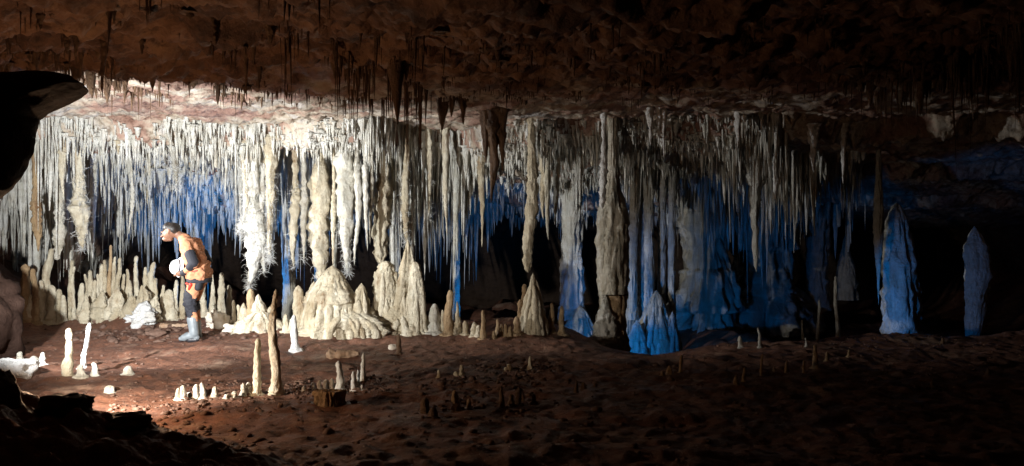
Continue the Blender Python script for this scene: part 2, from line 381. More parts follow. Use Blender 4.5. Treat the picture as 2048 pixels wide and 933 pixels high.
x, z = ray(0, 800, 4.3); boulder('foreground_rock', (x-0.03, 4.3, z-0.02), (0.10, 0.16, 0.17), 'dark_rock', 5, 'black rock lump rising at the left edge of the foreground bank', res=48, rough=0.3)
x, z = ray(135, 812, 4.45); boulder('foreground_rock', (x, 4.45, z), (0.13, 0.14, 0.075), 'dark_rock', 7, 'flat topped black rock on the foreground bank beside the bright earth', res=48, rough=0.3)
x, z = ray(245, 835, 4.5); boulder('foreground_rock', (x, 4.5, z-0.03), (0.15, 0.12, 0.06), 'dark_rock', 9, 'low dark rock on the foreground bank right of the flat topped one', res=48, rough=0.3)

# ------------------------------------------------------------------ stalagmites placed one by one:  (px, base py, top py, width px, kind, material, label, group)
def rise(px, by, ty, w, kind, mat, label, group=None, seed=None, name='stalagmite', Y=None, cat='stalagmite', lean=0, **kw):
    if Y is None: x, Y, z = ground_at(px, by)
    else: x = (px-1024)/F*Y; z = float(floor_z(x, Y))
    zb = ray(px, by, Y)[1]; zt = ray(px, ty, Y)[1]; H = zt - min(z, zb) if abs(z-zb) > 0.02 else zt - z
    r = w/2/F*Y; sd = seed if seed is not None else (px*13+ty*7) % 997
    k = dict(seg=28 if w > 18 else 18, n=64 if (by-ty) > 60 else 40, wob=0.045, rough=0.17)
    k.update(kw)
    v, f = formation(rise_prof(H, r, kind), seed=sd, lean=(lean/F*Y, 0), **k)
    o = obj(name, mesh(name, v, f), mat, None, (x, Y, min(z, zb)))
    tag(o, label, cat, group); return o

ORD = ['first', 'second', 'third', 'fourth', 'fifth', 'sixth', 'seventh', 'eighth', 'ninth', 'tenth', 'eleventh', 'twelfth', 'thirteenth', 'fourteenth', 'fifteenth', 'sixteenth', 'seventeenth', 'eighteenth', 'nineteenth', 'twentieth', 'twenty-first', 'twenty-second', 'twenty-third', 'twenty-fourth', 'twenty-fifth', 'twenty-sixth', 'twenty-seventh', 'twenty-eighth', 'twenty-ninth', 'thirtieth']
def row(items, text, group, mat, kind='stub', **kw):
    for i, it in enumerate(sorted(items)):
        m = it[4] if len(it) > 4 else mat; k = it[5] if len(it) > 5 else kind
        rise(*it[:4], k, m, f'{ORD[i]} from the left {text}', group, **kw)

# foreground, left
rise(135, 752, 655, 17, 'post', 'cream_calcite', 'taller straight cream stalagmite of the pair in the left foreground')
rise(164, 737, 643, 12, 'post', 'white_calcite', 'slim white stalagmite leaning right, behind the straight cream one', lean=10)
row([(162, 752, 728, 14), (188, 753, 724, 14)], 'of two white stubs beside the straight cream stalagmite', 'stubs beside the foreground pair', 'pale_calcite')
row([(40, 728, 702, 14), (68, 728, 712, 15), (85, 730, 704, 13)], 'of three pale stubs above the white rimstone rock', 'stubs by the rimstone rock', 'pale_calcite')
rise(257, 748, 731, 16, 'stub', 'pale_calcite', 'lone pale knob on the rippled earth right of the foreground pair')
rise(220, 786, 770, 20, 'stub', 'pale_calcite', 'squat pale knob near the bright earth patch')
row([(356, 798, 775, 11), (367, 795, 770, 12), (378, 797, 781, 9), (392, 800, 767, 13), (405, 796, 765, 11), (429, 795, 772, 11), (452, 797, 788, 12), (468, 796, 781, 13), (486, 791, 766, 12), (496, 790, 764, 13)],
    'in the row of stubs left of the slender tall pair', 'row of stubs left of the slender pair', 'pale_calcite')
rise(513, 790, 677, 17, 'post', 'cream_calcite', 'shorter of the two slender cream stalagmites standing on the open floor')
rise(551, 790, 577, 25, 'spire', 'cream_calcite', 'tallest slender cream stalagmite with flared base on the open floor', n=90, rough=0.14)
rise(592, 700, 628, 15, 'stub', 'white_calcite', 'bluish white stalagmite standing alone behind the slender pair', n=40, lean=-4)
row([(607, 782, 773, 8), (626, 780, 764, 9), (639, 780, 759, 10), (652, 779, 758, 11), (664, 779, 755, 10), (725, 779, 768, 8)], 'of the small white stubs behind the ribbed broken block', 'stubs behind the ribbed block', 'white_calcite')
rise(680, 781, 722, 17, 'post', 'pale_calcite', 'lumpy pale green-white stalagmite behind the ribbed broken block', rough=0.28)
rise(708, 780, 742, 12, 'post', 'white_calcite', 'front one of the close white pair right of the lumpy stalagmite')
rise(716, 776, 738, 9, 'post', 'white_calcite', 'rear one of the close white pair right of the lumpy stalagmite')
rise(725, 764, 704, 10, 'stub', 'pale_calcite', 'thin smooth pale stalagmite behind the close white pair')
rise(797, 706, 668, 10, 'post', 'brown_calcite', 'thin dark post on the mound below the flowstones')
# floor in the middle and on the right
row([(878, 756, 738, 8), (912, 752, 742, 9), (924, 752, 729, 10)], 'of three little stalagmites on the dim middle floor', 'stalagmites on the dim middle floor', 'cream_calcite')
row([(1012, 744, 733, 9), (1019, 742, 727, 11), (1044, 742, 734, 8), (1060, 741, 712, 10)], 'of the little stalagmites among pale rubble in mid floor', 'stalagmites among the pale rubble', 'cream_calcite')
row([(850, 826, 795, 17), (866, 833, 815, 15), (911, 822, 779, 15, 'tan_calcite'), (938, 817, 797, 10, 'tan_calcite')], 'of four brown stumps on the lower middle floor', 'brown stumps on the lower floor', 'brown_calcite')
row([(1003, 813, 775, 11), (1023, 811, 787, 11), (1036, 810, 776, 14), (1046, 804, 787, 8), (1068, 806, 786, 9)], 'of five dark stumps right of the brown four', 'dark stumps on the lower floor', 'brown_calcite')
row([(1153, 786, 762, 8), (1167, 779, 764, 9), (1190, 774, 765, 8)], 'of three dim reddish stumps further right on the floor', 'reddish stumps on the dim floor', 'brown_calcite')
rise(1361, 746, 708, 8, 'post', 'tan_calcite', 'thin tan stalagmite standing before the blue fluted flowstone')
row([(1325, 752, 742, 8), (1338, 748, 731, 10)], 'of two tan lumps left of the thin tan stalagmite', 'tan lumps', 'tan_calcite')
row([(1472, 768, 748, 9), (1487, 764, 735, 7), (1523, 752, 708, 6), (1548, 742, 733, 5), (1572, 746, 721, 7), (1607, 746, 720, 6), (1630, 736, 690, 11), (1655, 722, 703, 8), (1698, 712, 698, 6)],
    'in the dim scatter of thin stalagmites on the right floor', 'thin stalagmites on the right floor', 'tan_calcite', 'post')
row([(1482, 695, 672, 10), (1519, 694, 655, 7), (1602, 672, 640, 6), (1612, 694, 676, 5), (1636, 652, 600, 9), (1672, 648, 553, 9)], 'in the back row of dim pale stalagmites at the right crest', 'stalagmites at the right crest', 'grey_calcite', 'post', wob=0.09)
row([(1865, 778, 756, 6), (1975, 752, 735, 7), (1885, 688, 676, 7)], 'of three faint stumps in the far right darkness', 'faint stumps far right', 'brown_calcite')
row([(783, 668, 655, 10), (853, 664, 630, 12), (870, 664, 606, 24, 'pale_calcite', 'post'), (884, 664, 618, 9), (897, 668, 580, 18, 'tan_calcite', 'post'), (915, 668, 602, 19, 'cream_calcite', 'cone'), (931, 668, 640, 13), (948, 671, 643, 13), (956, 671, 650, 10), (967, 677, 620, 12, 'tan_calcite', 'post')],
    'in the row right of the twin flowstone cones', 'row right of the flowstone cones', 'cream_calcite')
row([(988, 678, 660, 8), (995, 676, 638, 9), (1003, 674, 648, 8), (1011, 673, 646, 9), (1020, 674, 650, 10), (1033, 668, 632, 13)], 'of the small tan cluster left of the brown tipped cone', 'small tan cluster', 'tan_calcite')
# the cone under the round-tipped column
row([(1041, 660, 598, 17), (1046, 640, 566, 13)], 'of two shoulders against the brown tipped cone', 'shoulders of the cone', 'tan_calcite', 'post')
row([(1102, 664, 605, 15), (1123, 668, 612, 14)], 'of two tan posts right of the brown tipped cone', 'posts right of the cone', 'tan_calcite', 'post')

def flowstone(px, by, ty, w, kind, mat, label, name, nrib=14, seed=1, Y=None, ell=0.8, rib=0.05, zfloor=None, **kw):
    if Y is None: x, Y, z = ground_at(px, by)
    else:
        x = (px-1024)/F*Y; z = ray(px, by, Y)[1]
    s = Y/F; H = ray(px, ty, Y)[1]-z; r = w/2*s; prof = rise_prof(H, r, kind)
    root = bpy.data.objects.new(name, None); COL.objects.link(root); root.location = (x, Y, z); tag(root, label, 'flowstone')
    k = dict(seg=72, n=80, flute=0.13, nfl=16, drape=0.10, ndr=9, rough=0.14, wob=0.01, ell=ell); k.update(kw)
    v, f = formation(prof, seed=seed, **k); obj('core', mesh('core', v, f), mat, root)
    rnd = random.Random(seed); pz = np.array([p[0] for p in prof]); pr = np.array([p[1] for p in prof])
    for i in range(nrib):
        a = -math.pi/2 + (i+rnd.uniform(.15, .85)-nrib/2)/nrib*math.pi*1.25
        h = H*rnd.uniform(.22, .93)**1.0; n = 30; t = np.linspace(0, 1, n); zz = h*(1-t)-0.05*t
        rr = np.interp(zz, pz, pr); R0 = rib*rnd.uniform(.55, 1.15)
        rad = R0*(0.25+0.75*np.minimum(1, t*3.5))*(1+0.22*t)*(1+0.16*noise(zz*16+i, i*3.3, seed)); rad[0] = 0.001; rad[1] *= .75
        C = np.stack([rr*np.cos(a+0.12*noise(zz*4, i, seed))*0.95, rr*np.sin(a+0.12*noise(zz*4, i, seed))*0.95*ell, zz], 1)
        aa = np.linspace(0, 2*np.pi, 12, endpoint=False)
        RR = rad[:, None]*(1+0.14*fbm(np.cos(aa)[None]*1.2+i, np.sin(aa)[None]*1.2, zz[:, None]*14, 3))
        v, f = rings(C, RR, 12); obj('drapery_rib', mesh('drapery_rib', v, f[:, ::-1]), mat, root)
    return root
# middle flowstones
flowstone(664, 662, 531, 112, 'mound', 'cream_calcite', 'broad draped flowstone mound in the middle, wider than its neighbours', 'flowstone_mound', 22, 3, rib=0.055)
flowstone(628, 663, 562, 44, 'mound', 'cream_calcite', 'lower left shoulder of the broad draped flowstone mound', 'flowstone_mound', 9, 5, rib=0.045)
flowstone(722, 663, 566, 56, 'mound', 'cream_calcite', 'lower right shoulder of the broad draped flowstone mound', 'flowstone_mound', 11, 7, rib=0.045)
flowstone(772, 663, 522, 62, 'post', 'cream_calcite', 'flat topped flowstone cone beneath the pale hanging column', 'flowstone_cone', 15, 9, rib=0.042, drape=0.16)
flowstone(816, 665, 478, 64, 'cone', 'cream_calcite', 'tallest pointed flowstone cone right of the pale hanging column', 'flowstone_cone', 16, 11, rib=0.04, drape=0.16)
flowstone(832, 665, 524, 34, 'post', 'cream_calcite', 'knobbly shoulder on the right of the tallest flowstone cone', 'flowstone_cone', 8, 13, rib=0.035, drape=0.16)
flowstone(690, 668, 618, 168, 'mound', 'cream_calcite', 'low lumpy calcite skirt joining the broad mound to the cones', 'flowstone_skirt', 22, 31, rib=0.05, ell=0.4)
flowstone(800, 668, 606, 112, 'mound', 'cream_calcite', 'low lumpy calcite skirt under the twin flowstone cones', 'flowstone_skirt', 16, 33, rib=0.05, ell=0.45)
flowstone(520, 662, 622, 100, 'mound', 'cream_calcite', 'low calcite skirt under the fluted mounds right of the person', 'flowstone_skirt', 14, 35, rib=0.045, ell=0.5)
flowstone(1067, 664, 546, 50, 'cone', 'cream_calcite', 'tall cone stalagmite with brown tip touching the round tipped stalactite', 'stalagmite_cone', 11, 17, rib=0.04)['category'] = 'stalagmite'
row([(797, 660, 560, 14), (804, 664, 635, 12)], 'of two knobs between the twin flowstone cones', 'knobs between the cones', 'cream_calcite', 'post')
rise(596, 664, 569, 24, 'stub', 'cream_calcite', 'thick pillar stalagmite with tan rounded cap left of the broad mound', n=60, rough=0.15)
row([(572, 662, 627, 12), (583, 664, 636, 11), (608, 664, 590, 12)], 'of three small posts around the tan capped pillar', 'posts around the capped pillar', 'cream_calcite', 'post')
# group right of the person
row([(424, 640, 548, 16, 'cream_calcite', 'cone'), (443, 634, 545, 17, 'cream_calcite', 'post'), (457, 636, 570, 13), (468, 650, 600, 10), (478, 652, 608, 10)], 'in the pointed group just right of the person', 'pointed group right of the person', 'cream_calcite', 'post')
rise(503, 656, 577, 22, 'post', 'tan_calcite', 'tan topped stalagmite under the hairy dripping stalactite')
row([(489, 656, 605, 20), (521, 656, 587, 34, 'cream_calcite', 'mound'), (540, 658, 612, 22)], 'of three fluted mounds around the tan topped stalagmite', 'fluted mounds right of the person', 'cream_calcite', 'mound', flute=0.2, nfl=12, drape=0.06)
# left heap
row([(137, 622, 520, 12), (148, 622, 533, 8), (161, 622, 566, 16), (172, 620, 548, 9), (178, 618, 540, 12), (188, 620, 560, 12), (197, 612, 548, 8), (203, 606, 528, 12), (211, 602, 520, 10), (218, 590, 490, 9, 'tan_calcite'), (227, 600, 513, 10), (238, 600, 515, 11), (246, 606, 548, 8), (254, 606, 538, 9), (262, 610, 560, 10), (275, 606, 512, 11), (290, 610, 534, 12), (299, 616, 545, 9), (305, 616, 524, 14), (314, 618, 556, 10), (324, 622, 570, 10)],
    'among the pale posts crowding the heap left of the person', 'posts on the left heap', 'cream_calcite', 'post', Y=12.0)
row([(170, 640, 590, 22), (203, 640, 580, 36), (232, 636, 575, 40), (262, 640, 590, 34), (285, 636, 570, 36), (312, 640, 590, 24)], 'of the squat fluted blocks at the foot of the left heap', 'fluted blocks of the left heap', 'cream_calcite', 'mound', Y=11.75, flute=0.2, nfl=12, drape=0.1)
rise(338, 640, 577, 28, 'stub', 'cream_calcite', 'round headed stalagmite directly left of the person', rough=0.12)
rise(92, 622, 497, 20, 'post', 'cream_calcite', 'tall bent stalagmite at the left end of the heap', wob=0.06, Y=11.9)
row([(84, 628, 560, 18), (104, 626, 570, 20), (117, 622, 578, 14), (127, 622, 590, 12)], 'of four stumps around the tall bent stalagmite', 'stumps around the bent stalagmite', 'cream_calcite', 'post', Y=11.85)
rise(60, 640, 588, 22, 'cone', 'cream_calcite', 'low cream cone beside the left boulder')
row([(47, 628, 528, 22), (70, 622, 537, 15)], 'of two tan posts behind the low cream cone', 'tan posts at far left', 'tan_calcite', 'post', Y=11.6)
row([(352, 640, 560, 11), (366, 640, 548, 12), (408, 640, 560, 13)], 'of three pale posts showing behind the person', 'posts behind the person', 'cream_calcite', 'post', Y=12.1)

# ------------------------------------------------------------------ stalactites placed one by one
def hairs(v_fn, n, rmax, seed, length=(0.05, 0.15)):
    """thin curling crystal spikes growing from points on a stalactite"""
    rnd = random.Random(seed); V = []; Fc = []; b = 0
    for _ in range(n):
        p, out = v_fn(rnd); L = rnd.uniform(*length); d = Vector(out) + Vector((rnd.uniform(-.6, .6), rnd.uniform(-.6, .6), rnd.uniform(-.7, .7))); d.normalize()
        c = Vector((rnd.uniform(-1, 1), rnd.uniform(-1, 1), rnd.uniform(-1, 1)))*1.5; p = Vector(p); r0 = rnd.uniform(.0025, .0048)
        for s_ in range(4):
            s1 = d.cross(Vector((0, 0, 1))); s1 = (s1 if s1.length > 1e-3 else Vector((1, 0, 0))).normalized(); s2 = d.cross(s1)
            r = r0*(1-s_/4.2)
            for k in range(3): V.append(tuple(p + s1*r*math.cos(k*2.094) + s2*r*math.sin(k*2.094)))
            p = p + d*(L/3); d = (d + c*0.45).normalized()
        for s_ in range(3):
            for k in range(3):
                k2 = (k+1) % 3; Fc.append((b+s_*3+k, b+s_*3+k2, b+s_*3+3+k2, b+s_*3+3+k))
        b += 12
    return np.array(V), np.array(Fc)

def hang(px, ty, w, Y, kind, mat, label, group=None, name='stalactite', hair=0, hair_from=0.3, top=None, cat='stalactite', **kw):
    x = (px-1024)/F*Y; zt = ray(px, ty, Y)[1]; r = w/2/F*Y
    zc = float(ceil_z(x, Y)) + 0.03; L = max(zc-zt, 0.05)
    k = dict(seg=24 if w > 16 else 14, n=60 if w > 10 else 36, wob=0.03, rough=0.22, flute=0.14 if w > 13 else 0.0, nfl=7, seed=(px*11+ty*3) % 991); k.update(kw)
    pr = hang_prof(L, r, kind)
    if top is not None and zc-ray(px, top, Y)[1] > 0.05:
        N0 = zc-ray(px, top, Y)[1]; B = L-N0
        pr = [(0.1, r*1.1), (0, r*.8), (-.3*N0, r*.55), (-.75*N0, r*.55), (-N0, r*.72)] + [(-N0-B*q, r*g) for q, g in (
            ((.12, 1.0), (.35, .86), (.6, .62), (.8, .38), (.94, .18), (1, 0)) if kind == 'cone' else ((.2, .9), (.5, 1.0), (.75, .9), (.92, .66), (.98, .4), (1, 0)))]
        k['n'] = max(k['n'], 80)
    v, f = formation(pr, **k)
    o = obj(name, mesh(name, v, f), mat, None, (x, Y, zc)); tag(o, label, cat, group)
    if hair:
        vv = v[v[:, 2] < -L*hair_from]
        def pick(rnd):
            p = vv[rnd.randrange(len(vv))]; return p, (p[0], p[1]-0.2*r, 0.0)
        hv, hf = hairs(pick, hair, r, px)
        h = obj('helictite_spikes', mesh('helictite_spikes', hv, hf), 'white_calcite', o); h['kind'] = 'stuff'
    return o

hang(125, 396, 17, 11.3, 'cone', 'cream_calcite', 'long pointed cream stalactite in the left part of the front curtain')
hang(115, 521, 21, 11.6, 'club', 'pale_calcite', 'smooth rounded club stalactite above the left heap', top=400)
hang(160, 500, 34, 11.6, 'cone', 'cream_calcite', 'bristly short stalactite right of the smooth club', hair=260, hair_from=0.25, top=405)
hang(70, 505, 22, 11.4, 'cone', 'tan_calcite', 'tan stalactite left of the smooth club', top=400)
hang(263, 470, 9, 11.7, 'cone', 'pale_calcite', 'thin stalactite with lumpy tip hanging above the heap', top=380)
hang(351, 378, 19, 11.2, 'cone', 'grey_calcite', 'shaggy grey stalactite with white spikes above the person', hair=200, hair_from=0.2)
hang(490, 467, 20, 11.3, 'cone', 'cream_calcite', 'left one of the two long shaggy stalactites right of the person', hair=420, hair_from=0.25)
hang(541, 525, 25, 11.3, 'cone', 'cream_calcite', 'right one of the two long shaggy stalactites right of the person', hair=480, hair_from=0.25)
hang(503, 577, 44, 11.35, 'cone', 'pale_calcite', 'bristly tuft stalactite dripping onto the tan topped stalagmite', hair=600, hair_from=0.3, top=420)
hang(527, 548, 18, 11.4, 'cone', 'pale_calcite', 'short bristly stalactite right of the bristly tuft', hair=160, top=440)
hang(590, 536, 22, 11.6, 'cone', 'cream_calcite', 'shaggy stalactite above the tan capped pillar', hair=160, top=380)
hang(607, 525, 16, 11.6, 'cone', 'pale_calcite', 'slim bristly stalactite right of the one above the capped pillar', hair=80, top=380)
hang(640, 562, 40, 11.6, 'column', 'cream_calcite', 'thick stub column standing on the broad mound', hair=120, flute=0.15, top=330)
hang(692, 548, 42, 11.4, 'cone', 'pale_calcite', 'wide pale stalactite ending in a spiky tip above the broad mound', hair=280, hair_from=0.55, flute=0.18, top=300)
hang(668, 534, 12, 11.5, 'cone', 'cream_calcite', 'thin stalactite touching the peak of the broad mound', top=380)
hang(715, 532, 16, 11.3, 'cone', 'pale_calcite', 'white tapering stalactite between wide stalactite and hanging column', top=330)
hang(730, 503, 13, 11.3, 'cone', 'pale_calcite', 'slender blade stalactite next to the pale hanging column', top=330)
hang(744, 492, 10, 11.4, 'cone', 'pale_calcite', 'thin stalactite touching the left side of the hanging column', top=340)
hang(763, 530, 31, 11.7, 'column', 'cream_calcite', 'pale hanging column standing on the flat topped flowstone cone', flute=0.2, nfl=8, seg=40, top=300)
hang(813, 486, 14, 11.8, 'column', 'cream_calcite', 'slim shaggy column meeting the tallest flowstone cone', hair=120, top=300)
hang(782, 455, 12, 11.9, 'cone', 'cream_calcite', 'bristly stalactite between hanging column and slim column', hair=90, top=330)
hang(858, 440, 14, 12.2, 'cone', 'cream_calcite', 'bristly stalactite high right of the tallest flowstone cone', hair=90)
hang(890, 478, 15, 12.1, 'cone', 'cream_calcite', 'long cream stalactite above the pointed tan stalagmite')
hang(962, 496, 14, 12.2, 'cone', 'cream_calcite', 'long lone needle stalactite left of the dark hanging cluster')
hang(1063, 546, 24, 11.05, 'column', 'cream_calcite', 'long round tipped stalactite touching the brown tipped cone', flute=0.12, nfl=8, seg=40, n=90, top=330)
hang(1088, 440, 20, 11.6, 'cone', 'cream_calcite', 'left of three cream drapery stalactites right of the round tipped one', flute=0.12)
hang(1095, 482, 18, 11.5, 'cone', 'cream_calcite', 'middle and longest of three drapery stalactites right of the round tipped one', flute=0.12)
hang(1113, 452, 17, 11.55, 'cone', 'pale_calcite', 'right of three drapery stalactites right of the round tipped one', flute=0.12)
hang(1208, 418, 16, 10.6, 'blade', 'white_calcite', 'smooth white blade stalactite hanging before the split column', top=325)
for i, (a, b, w) in enumerate([(972, 330, 20), (985, 405, 30), (1003, 345, 22)]):
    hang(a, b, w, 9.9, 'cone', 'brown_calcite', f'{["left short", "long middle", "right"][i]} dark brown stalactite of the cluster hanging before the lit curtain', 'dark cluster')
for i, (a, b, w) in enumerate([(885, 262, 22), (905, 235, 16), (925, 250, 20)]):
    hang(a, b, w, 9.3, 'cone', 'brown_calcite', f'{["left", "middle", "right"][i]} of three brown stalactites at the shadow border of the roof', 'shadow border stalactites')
for i, (a, b, w) in enumerate([(1300, 292, 15), (1318, 290, 12), (1328, 318, 10)]):
    hang(a, b, w, 10.3, 'cone', 'white_calcite', f'{ORD[i]} of three bluish white stalactites high above the blue flowstone', 'bluish trio')
hang(1475, 300, 16, 10.6, 'cone', 'white_calcite', 'bluish white stalactite high in the dark right of the trio')
hang(1549, 400, 12, 11.2, 'blade', 'white_calcite', 'thin pale blade stalactite in the dim right part', top=318)
hang(1626, 345, 18, 11.0, 'cone', 'white_calcite', 'bluish stalactite fading into the dark right of the blade')
hang(1688, 370, 12, 11.2, 'cone', 'white_calcite', 'slanting bluish stalactite at the dark right')
hang(1510, 545, 34, 12.2, 'cone', 'grey_calcite', 'broad grey stalactite hanging over the blue wall on the right', flute=0.15)
# black stalactites of the near roof
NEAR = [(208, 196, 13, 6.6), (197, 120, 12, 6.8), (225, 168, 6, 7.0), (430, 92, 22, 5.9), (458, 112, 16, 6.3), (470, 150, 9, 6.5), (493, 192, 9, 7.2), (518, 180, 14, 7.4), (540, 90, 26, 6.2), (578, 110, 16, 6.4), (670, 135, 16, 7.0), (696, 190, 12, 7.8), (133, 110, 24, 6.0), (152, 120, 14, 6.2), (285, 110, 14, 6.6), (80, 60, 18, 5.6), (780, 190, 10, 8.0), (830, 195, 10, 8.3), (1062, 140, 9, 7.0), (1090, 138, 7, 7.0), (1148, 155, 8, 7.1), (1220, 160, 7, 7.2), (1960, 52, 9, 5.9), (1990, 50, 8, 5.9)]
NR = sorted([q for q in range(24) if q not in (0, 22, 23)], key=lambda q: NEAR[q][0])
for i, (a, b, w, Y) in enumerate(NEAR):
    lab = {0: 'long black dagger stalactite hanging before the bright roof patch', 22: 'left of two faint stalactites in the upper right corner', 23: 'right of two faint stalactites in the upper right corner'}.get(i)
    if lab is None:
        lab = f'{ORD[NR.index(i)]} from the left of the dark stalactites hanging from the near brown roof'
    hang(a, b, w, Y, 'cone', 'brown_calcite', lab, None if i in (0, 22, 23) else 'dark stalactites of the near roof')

# the split column
def split_column():
    Y = 11.0; px = 1222; x = (px-1024)/F*Y
    root = bpy.data.objects.new('split_dripstone', None); COL.objects.link(root)
    zf = float(floor_z(x, Y)) - 0.15; root.location = (x, Y, zf)
    tag(root, 'massive cream column cracked across, right of the round tipped stalactite', 'column')
    def P(py): return ray(px, py, Y)[1]-zf
    s = Y/F
    v, f = formation([(P(588), 26*s), (P(560), 29*s), (P(500), 31*s), (P(450), 31*s), (P(425), 28*s), (P(410), 25*s), (P(396), 20*s), (P(378), 14*s), (P(330), 10*s), (P(270), 9*s), (P(215), 12*s)], seg=64, n=110, seed=4, flute=0.16, nfl=14, rough=0.05, wob=0.0)
    obj('upper_shaft', mesh('upper_shaft', v, f), 'pale_calcite', root, (4*s, 0, 0))
    v, f = formation([(P(640), 6*s), (P(590), 8*s), (P(540), 11*s), (P(480), 12*s), (P(430), 11*s), (P(400), 6*s)], seg=36, n=80, seed=9, flute=0.12, nfl=8, rough=0.06)
    obj('pale_rib', mesh('pale_rib', v, f), 'pale_calcite', root, (-17*s, -0.06, 0))['label'] = 'pale smooth rib down the left of the column'
    v, f = formation([(0, 32*s), (P(690), 30*s), (P(640), 26*s), (P(600), 23*s), (P(591), 24*s)], seg=60, n=70, seed=14, flute=0.14, nfl=12, rough=0.08)
    obj('lower_shaft', mesh('lower_shaft', v, f), 'tan_calcite', root, (6*s, 0.02, 0))['label'] = 'darker tan lower shaft below the crack'
    v, f = formation([(0, 30*s), (P(690), 28*s), (P(660), 25*s), (P(630), 18*s), (P(600), 8*s), (P(588), 0)], seg=54, n=70, seed=19, drape=0.16, ndr=14, rough=0.22)
    obj('scaly_foot', mesh('scaly_foot', v, f), 'grey_calcite', root, (-13*s, -0.12, 0))['label'] = 'grey scaly foot on the left of the column'
split_column()

# deep formations lit blue
def column(px, ty, by, w, Y, mat, label, prof=None, name='dripstone', cat='column', **kw):
    x = (px-1024)/F*Y; zt = ray(px, ty, Y)[1]; zb = ray(px, by, Y)[1]; r = w/2/F*Y
    if (prof or [(0, 1)])[-1][1] > 0.25: zt = max(zt, float(ceil_z(x, Y))+0.08)
    H = zt-zb
    p = prof or [(0, 1.15), (.1, 1.0), (.4, .9), (.7, .95), (.92, 1.1), (1, 1.3)]
    k = dict(seg=48, n=80, flute=0.2, nfl=14, rough=0.08, wob=0.01, seed=px % 97, drape=0.05); k.update(kw)
    v, f = formation([(a*H, b*r) for a, b in p], **k)
    return tag(obj(name, mesh(name, v, f), mat, None, (x, Y, zb)), label, cat)
column(1145, 420, 640, 42, 13.6, 'pale_calcite', 'blue lit fluted column left of the split column', [(0, 1.3), (.1, 1.05), (.3, 1.0), (.42, .95), (.46, .82), (.7, .8), (1, .95)], flute=0.25)
flowstone(1160, 760, 612, 104, 'mound', 'pale_calcite', 'blue lit dome flowstone at the foot of the blue fluted column', 'flowstone_dome', 14, 27, Y=13.4, rib=0.04)
column(577, 470, 680, 26, 14.2, 'pale_calcite', 'blue lit column behind the tan capped pillar')
column(912, 400, 650, 15, 13.8, 'pale_calcite', 'thin blue column left of the black gap in the middle')
column(790, 430, 640, 22, 14.6, 'pale_calcite', 'dim blue column showing behind the twin flowstone cones')
flowstone(1312, 765, 580, 112, 'mound', 'pale_calcite', 'bright blue fluted flowstone right of the split column', 'fluted_flowstone', 26, 21, Y=12.7, rib=0.055, drape=0.05)
flowstone(1275, 765, 640, 60, 'mound', 'pale_calcite', 'lower blue flowstone step left of the bright fluted one', 'fluted_flowstone', 12, 23, Y=12.5, rib=0.05)
flowstone(1345, 765, 622, 44, 'mound', 'grey_calcite', 'shadowed flowstone step right of the bright fluted one', 'fluted_flowstone', 9, 25, Y=12.5, rib=0.045)
for i, (a, w, b) in enumerate([(1268, 18, 640), (1283, 14, 640), (1298, 20, 620), (1325, 16, 620), (1345, 14, 640)]):
    column(a, 400, b, w, 12.8+0.15*(i % 2), 'pale_calcite', f'{ORD[i]} from the left of the thin columns above the blue fluted flowstone')
flowstone(1258, 765, 596, 46, 'post', 'pale_calcite', 'blue ledge flowstone just right of the split column foot', 'flowstone_dome', 9, 29, Y=13.3, rib=0.04)
column(1410, 470, 740, 110, 15.0, 'pale_calcite', 'big blue lit flowstone curtain right of the bright fluted one', [(0, 1.5), (.2, 1.3), (.45, .9), (.75, .75), (1, 1.0)], name='flowstone_curtain', cat='flowstone', drape=0.12, ndr=8, seg=110, n=110, rough=0.22, flute=0.3, nfl=26)
column(1530, 440, 690, 130, 16.0, 'pale_calcite', 'dim blue lit flowstone curtain with ledge in the right background', [(0, 1.5), (.25, 1.25), (.4, .9), (.75, .75), (1, 1.0)], name='flowstone_curtain', cat='flowstone', drape=0.12, ndr=8, seg=110, n=110, rough=0.22, flute=0.3, nfl=26)
column(1635, 440, 620, 44, 16.0, 'pale_calcite', 'dim blue column in the far right background')
column(1692, 470, 600, 40, 16.0, 'pale_calcite', 'small blue cone before the dark in the right background', [(0, 1.1), (.3, .95), (.6, .6), (.9, .25), (1, 0)])
column(1757, 428, 612, 20, 12.0, 'pale_calcite', 'narrow blue stalactite left of the wide ragged blue column', [(0, 0), (.15, .25), (.35, .7), (.55, 1.0), (.75, .6), (1, .4)], name='stalactite', cat='stalactite')
column(1800, 405, 690, 62, 12.2, 'pale_calcite', 'wide ragged blue grey column at the right', [(0, 1.05), (.15, 1.0), (.35, 1.0), (.6, .92), (.78, .75), (.9, .5), (.97, .25), (1, 0)], flute=0.32, rough=0.09, nfl=18, drape=0.02, ell=0.6, wob=0.05)
column(1822, 520, 690, 34, 12.3, 'grey_calcite', 'ragged lower shoulder on the right of the wide blue grey column', [(0, 1.1), (.3, 1.0), (.7, .8), (.92, .4), (1, 0)], flute=0.2, rough=0.25)
column(1957, 452, 690, 50, 12.6, 'pale_calcite', 'lone leaning blue blade column near the right edge', [(0, .5), (.15, .62), (.35, .85), (.6, 1.0), (.82, .9), (.93, .45), (1, 0)], lean=(-0.16, 0), flute=0.10, ell=0.5)

